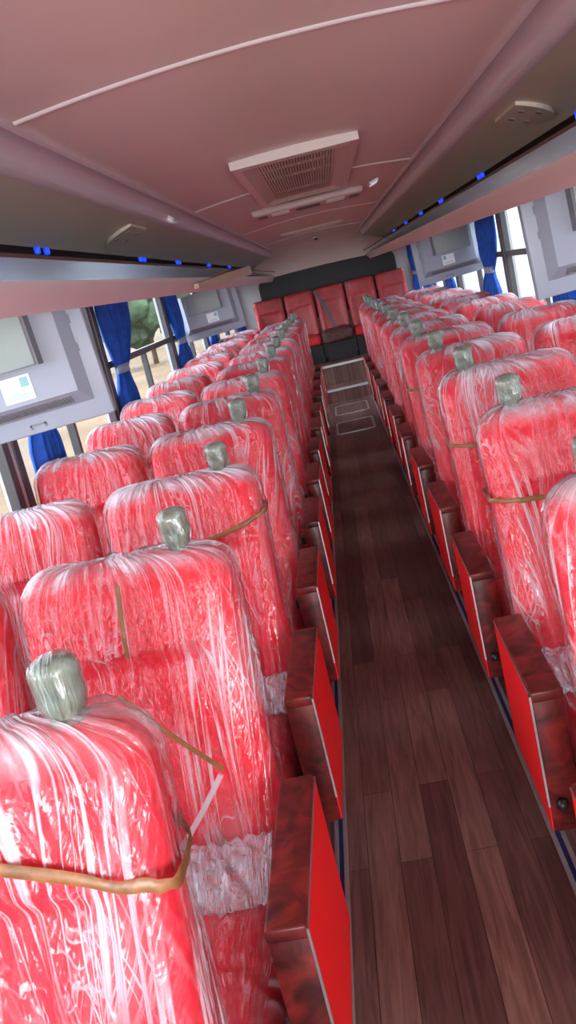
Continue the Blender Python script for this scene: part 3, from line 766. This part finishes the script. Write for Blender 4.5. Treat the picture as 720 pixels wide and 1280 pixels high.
def seat_frame_mesh():
    m = MB()
    for x in (-.155, .155):
        m.tube([(x, -.36, .0), (x, -.36, .29)], .014, 8); m.tube([(x, -.06, .0), (x, -.06, .29)], .014, 8)
        m.box(x - .025, x + .025, -.40, .0, 0, .012, .003)
    m.box(-.2, .2, -.40, .02, .285, .305, .004)
    m.tube([(-.155, -.36, .12), (.155, -.36, .12)], .011, 8)
    o = m.build('seat_frame', MT['steel']); me = o.data; bpy.data.objects.remove(o); return me
ME_FRAME = seat_frame_mesh()
AB = {1: (.238, .299), -1: (.216, .279)}
def box_meshes(a):
    L0, H0, H1 = -.395, .305, .62
    x0, x1 = sorted((a * AB[a][0], a * AB[a][1]))
    m = MB(); m.box(x0, x1, L0, 0, H0, H1 - .020, .004)
    m.box(x0 - .001, x1 + .001, L0 - .003, .002, H1 - .024, H1, .005, 3)
    o = m.build('armrest_box', MT['wood'], None, 'auto'); A_ = o.data; bpy.data.objects.remove(o)
    xo = a * AB[a][1]; xs = sorted((xo - a * .001, xo + a * .0025))
    o = MB().box(xs[0], xs[1], L0 + .003, -.003, H0 + .002, H1 - .008, .001).build('side_panel', MT['red_panel']); B_ = o.data; bpy.data.objects.remove(o)
    m = MB(); xs = sorted((xo - a * .001, xo + a * .0032))
    m.box(xs[0], xs[1], L0 - .002, .0, H1 - .009, H1 - .006); m.box(xs[0], xs[1], L0 - .002, L0 + .0015, H0 + .06, H1 - .006)
    o = m.build('edge_trim', MT['chrome']); T_ = o.data; bpy.data.objects.remove(o)
    m = MB(); bm = bmesh.new(); bmesh.ops.create_uvsphere(bm, u_segments=14, v_segments=10, radius=.012); m.bm(bm, Matrix.Translation((a * .255, L0 - .010, .372)))
    m.tube([(a * .255, L0 - .012, .372), (a * .255, L0 + .004, .372)], .007, 10)
    o = m.build('knob', MT['black'], None, True); K_ = o.data; bpy.data.objects.remove(o)
    m = MB(); m.box(*sorted((a * .20, a * .217)), -.16, -.09, .47, .50, .004); m.tube([(a * .205, -.10, .485), (a * .205, -.03, .44)], .008, 8)
    o = m.build('recline_lever', MT['black'], None, 'auto'); R_ = o.data; bpy.data.objects.remove(o)
    return A_, B_, T_, K_, R_
ME_BOX = {1: box_meshes(1), -1: box_meshes(-1)}
def tape_mesh(seed, zc, slope, droop, wd):
    """a strap of brown tape round the backrest, outside the film"""
    m = MB(); prof = []
    n = 60; hw, ht = .215 + .013, .056 + .014
    vs = []
    for i in range(n):
        t = 2 * math.pi * i / n
        c, s = math.cos(t), math.sin(t)
        x = hw * math.copysign(abs(c) ** .35, c); y = ht * math.copysign(abs(s) ** .35, s)
        z = zc + slope * x / hw - (droop * (1 - (x / hw) ** 2) if s < 0 else 0) + .006 * noise.noise((i * .4, seed, 0))
        wdd = wd * (1 + .5 * noise.noise((i * .3, seed, 7)))
        for dz in (-wdd, 0, wdd):
            vs.append((x, y + .062 + .25 * (z + dz - .45) - (.004 if dz == 0 and s < 0 else 0), z + dz))
    fs = [[i * 3 + j, ((i + 1) % n) * 3 + j, ((i + 1) % n) * 3 + j + 1, i * 3 + j + 1] for i in range(n) for j in range(2)]
    o = m.add(vs, fs).build('tape_strap', MT['tape'], None, True); me = o.data; bpy.data.objects.remove(o); return me
ME_TAPE = [tape_mesh(1, .94, -.075, .008, .008), tape_mesh(2, .86, -.012, .012, .006), tape_mesh(3, .90, .02, .03, .006)]

def part(name, me, parent, loc=(0, 0, 0)):
    o = bpy.data.objects.new(name, me); C.objects.link(o); o.parent = parent; o.location = loc; return o
def make_seat(a, aisle):
    root = empty('bus_seat')
    part('backrest', ME_BACK, root); part('backrest_wrap', ME_WRAP[0], root)
    part('cushion', ME_CUSH, root); part('cushion_wrap', ME_CWRAP, root)
    part('seat_frame', ME_FRAME, root)
    if aisle:
        h = part('grab_handle', ME_HAND, root, (a * .122, .208, ZT - .008)); part('handle_wrap', ME_HWRAP, h)
        A_, B_, T_, K_, R_ = ME_BOX[a]
        bx = part('armrest_box', A_, root); tag(part('side_panel', B_, bx), 'bright red side panel'); part('edge_trim', T_, bx); part('knob', K_, bx); part('recline_lever', R_, root)
    return root
PROTO = {(a, s): make_seat(a, s) for a in (1, -1) for s in (True, False)}
used = set(); PLACED = {}
ROWN = ['first', 'second', 'third', 'fourth', 'fifth', 'sixth', 'seventh', 'eighth', 'ninth', 'tenth', 'eleventh', 'twelfth', 'thirteenth']
TAPED = {(1, 0): 0, (-1, 1): 1, (-1, 2): 1, (1, 2): 2, (-1, 4): 1}
def place(a, aisle, i, x, y, dz):
    key = (a, aisle)
    if key in used: o = copy_tree(PROTO[key])
    else: o = PROTO[key]; used.add(key)
    o.location = (x, y, 0); o.rotation_euler = (0, 0, math.radians(random.uniform(-1.2, 1.2)))
    k = (ZT + dz) / ZT
    for ch in o.children:
        nm = ch.name.split('.')[0]
        if nm == 'backrest_wrap': ch.data = ME_WRAP[(i * 2 + (a > 0) + 3 * aisle) % 4]
        if nm in ('backrest', 'backrest_wrap'): ch.scale = (1, 1, k)
        if nm == 'grab_handle': ch.location.z = ZT - .008 + dz
    if aisle: PLACED[(a, i)] = o
    else:
        for ch in o.children:
            if ch.name.split('.')[0] != 'seat_frame': ch.scale = (.91, 1, ch.scale.z)
    side = 'left' if a > 0 else 'right'
    if aisle: lab = 'red film-wrapped aisle seat with wooden armrest box, %s row of the %s block' % (ROWN[i], side)
    else: lab = 'red film-wrapped window seat, %s row of the %s block' % (ROWN[i], side)
    tag(o, lab, 'seat', 'wrapped %s seats of the %s block' % ('aisle' if aisle else 'window', side))
LDZ = [0, -.012, -.012, .010, .020, .028, .036, .042, .046, .05, .05, .05, .05]
for i in range(13):
    place(1, True, i, -.500 - (.02 if i == 0 else 0), .766 + .72 * i, LDZ[i])
    if i >= 1: place(1, False, i, -.947, .766 + .72 * i, LDZ[i])
for i in range(12):
    dz = .06 * (1 - math.exp(-i / 2.5))
    place(-1, True, i, .510 - (.008 if i == 0 else 0), 1.30 + .72 * i, dz)
    if i >= 1: place(-1, False, i, .958, 1.30 + .72 * i, dz)
for key, tk in TAPED.items():
    t = part('tape_strap', ME_TAPE[tk], PLACED[key]); tag(t, 'brown tape strap')
# loose strings and bunched film on the second left aisle seat
R1 = PLACED[(1, 1)]
def ribbon(name, pts, wd, mat, th=.003, lab=None):
    m = MB(); vs = []
    P_ = [Vector(q) for q in pts]
    for i, q in enumerate(P_):
        d = (P_[min(i + 1, len(P_) - 1)] - P_[max(i - 1, 0)]).normalized(); sd = d.cross(Vector((0, -1, .2))).normalized() * wd
        up_ = Vector((0, -th, 0))
        vs += [q - sd, q + sd, q + sd + up_, q - sd + up_]
    k = len(P_)
    m.add(vs, [[i * 4 + j, i * 4 + (j + 1) % 4, i * 4 + 4 + (j + 1) % 4, i * 4 + 4 + j] for i in range(k - 1) for j in range(4)] + [[0, 1, 2, 3], [4 * k - 1, 4 * k - 2, 4 * k - 3, 4 * k - 4]])
    o = m.build(name, mat, R1); tag(o, lab); return o
ribbon('tape_strip', [(.008, .118, 1.012), (.004, .100, .962), (.003, .083, .92), (.001, .078, .880)], .0045, MT['tape'], lab='brown tape strip hanging on the film')
ribbon('tape_strip', [(-.032, .062, .816), (.013, .046, .77), (.071, .030, .714), (.138, .014, .653)], .0042, MT['tape'], lab='slanting brown tape strip')
ribbon('film_twist', [(.131, .012, .646), (.081, -.004, .585), (.029, -.016, .527)], .005, MT['film_bunch'], .006, lab='twisted strand of clear film')
def bunch(parent, seed):
    m = MB(); nx, ny = 60, 26; vs = []
    for j in range(ny + 1):
        v = j / ny
        for i in range(nx + 1):
            u = i / nx
            x = -.19 + .39 * u
            arch = math.sin(math.pi * v)
            y = -.135 + .13 * v + .02 * noise.noise((u * 3, seed, 1)); z = .455 + .055 * v + .020 * arch
            k = noise.noise((u * 16 + v * 2, v * 3, seed)); k2 = noise.noise((u * 30, v * 12, seed + 4))
            vs.append((x, y + .010 * k2, z + .010 * (1 - 2 * abs(k)) + .004 * k2))
    m.uv = [(.02 + .4 * i / nx, .2 * j / ny) for j in range(ny + 1) for i in range(nx + 1)]
    o = m.add(vs, [[j * (nx + 1) + i, j * (nx + 1) + i + 1, (j + 1) * (nx + 1) + i + 1, (j + 1) * (nx + 1) + i] for j in range(ny) for i in range(nx)]).build('bunched_film', MT['film_bunch'], parent, True)
    tag(o, 'crumpled whitish bunch of film'); return o
for key in ((1, 1), (1, 2), (-1, 1)): bunch(PLACED[key], 3.3 * key[1] + key[0])

# ------------------------------------------------------------------ rear bench: five seats
ME_RB = mesh_from('rear_backrest', back_rings(.192, .06, .05, .70, 1.325, .03, .03, 90, 40, 5, None, .12), MT['fabric_dull'])
ME_RW = mesh_from('rear_wrap', back_rings(.188, .06, .05, .71, 1.325, .03, .03, 120, 60, 5, wrap_fn(77.0), .12), MT['film_dull'])
ME_RC = mesh_from('rear_cushion', roundbox(.196, .25, .06, .04, 12, None, (0, -.2, .70), .015), MT['fabric_dull'])
ME_RCB = mesh_from('brown_cushion', roundbox(.200, .26, .075, .055, 24, lambda p: .014 * noise.noise((p.x * 14, p.y * 14, p.z * 14)), (0, -.22, .71), .02), MT['brown_cover'])
def rear_base():
    m = MB().box(-.19, .19, -.40, .12, 0.40, .645, .006)
    o = m.build('seat_base', MT['steel']); me = o.data; bpy.data.objects.remove(o); return me
ME_RBASE = rear_base()
names = ['at the left rear corner', 'second from the left corner', 'in the middle facing the aisle', 'second from the right corner', 'at the right rear corner']
for k in range(5):
    s = empty('rear_bench_seat', (-.80 + .41 * k + .02, 12.12, 0))
    part('backrest', ME_RB, s); part('backrest_wrap', ME_RW, s)
    if k == 2: tag(part('cushion', ME_RCB, s), 'dark brown covered cushion')
    else: part('cushion', ME_RC, s)
    part('seat_base', ME_RBASE, s)
    if k == 2:
        m = MB(); vs = []
        for t in range(9):
            u = t / 8; c0 = Vector((-.19 + .20 * u + .02 * math.sin(u * 5), -.018 + .085 * (1 - u) - .055 * u, 1.30 - .50 * u))
            vs += [c0 + Vector((-.022, 0, 0)), c0 + Vector((.022, 0, 0)), c0 + Vector((.022, -.006, 0)), c0 + Vector((-.022, -.006, 0))]
        m.add(vs, [[i * 4 + j, i * 4 + (j + 1) % 4, i * 4 + 4 + (j + 1) % 4, i * 4 + 4 + j] for i in range(8) for j in range(4)])
        tag(m.build('seat_belt', MT['grey_belt'], s), 'dark grey hanging belt')
    tag(s, 'red rear bench seat %s, below the dark panel' % names[k], 'seat', 'rear bench seats')
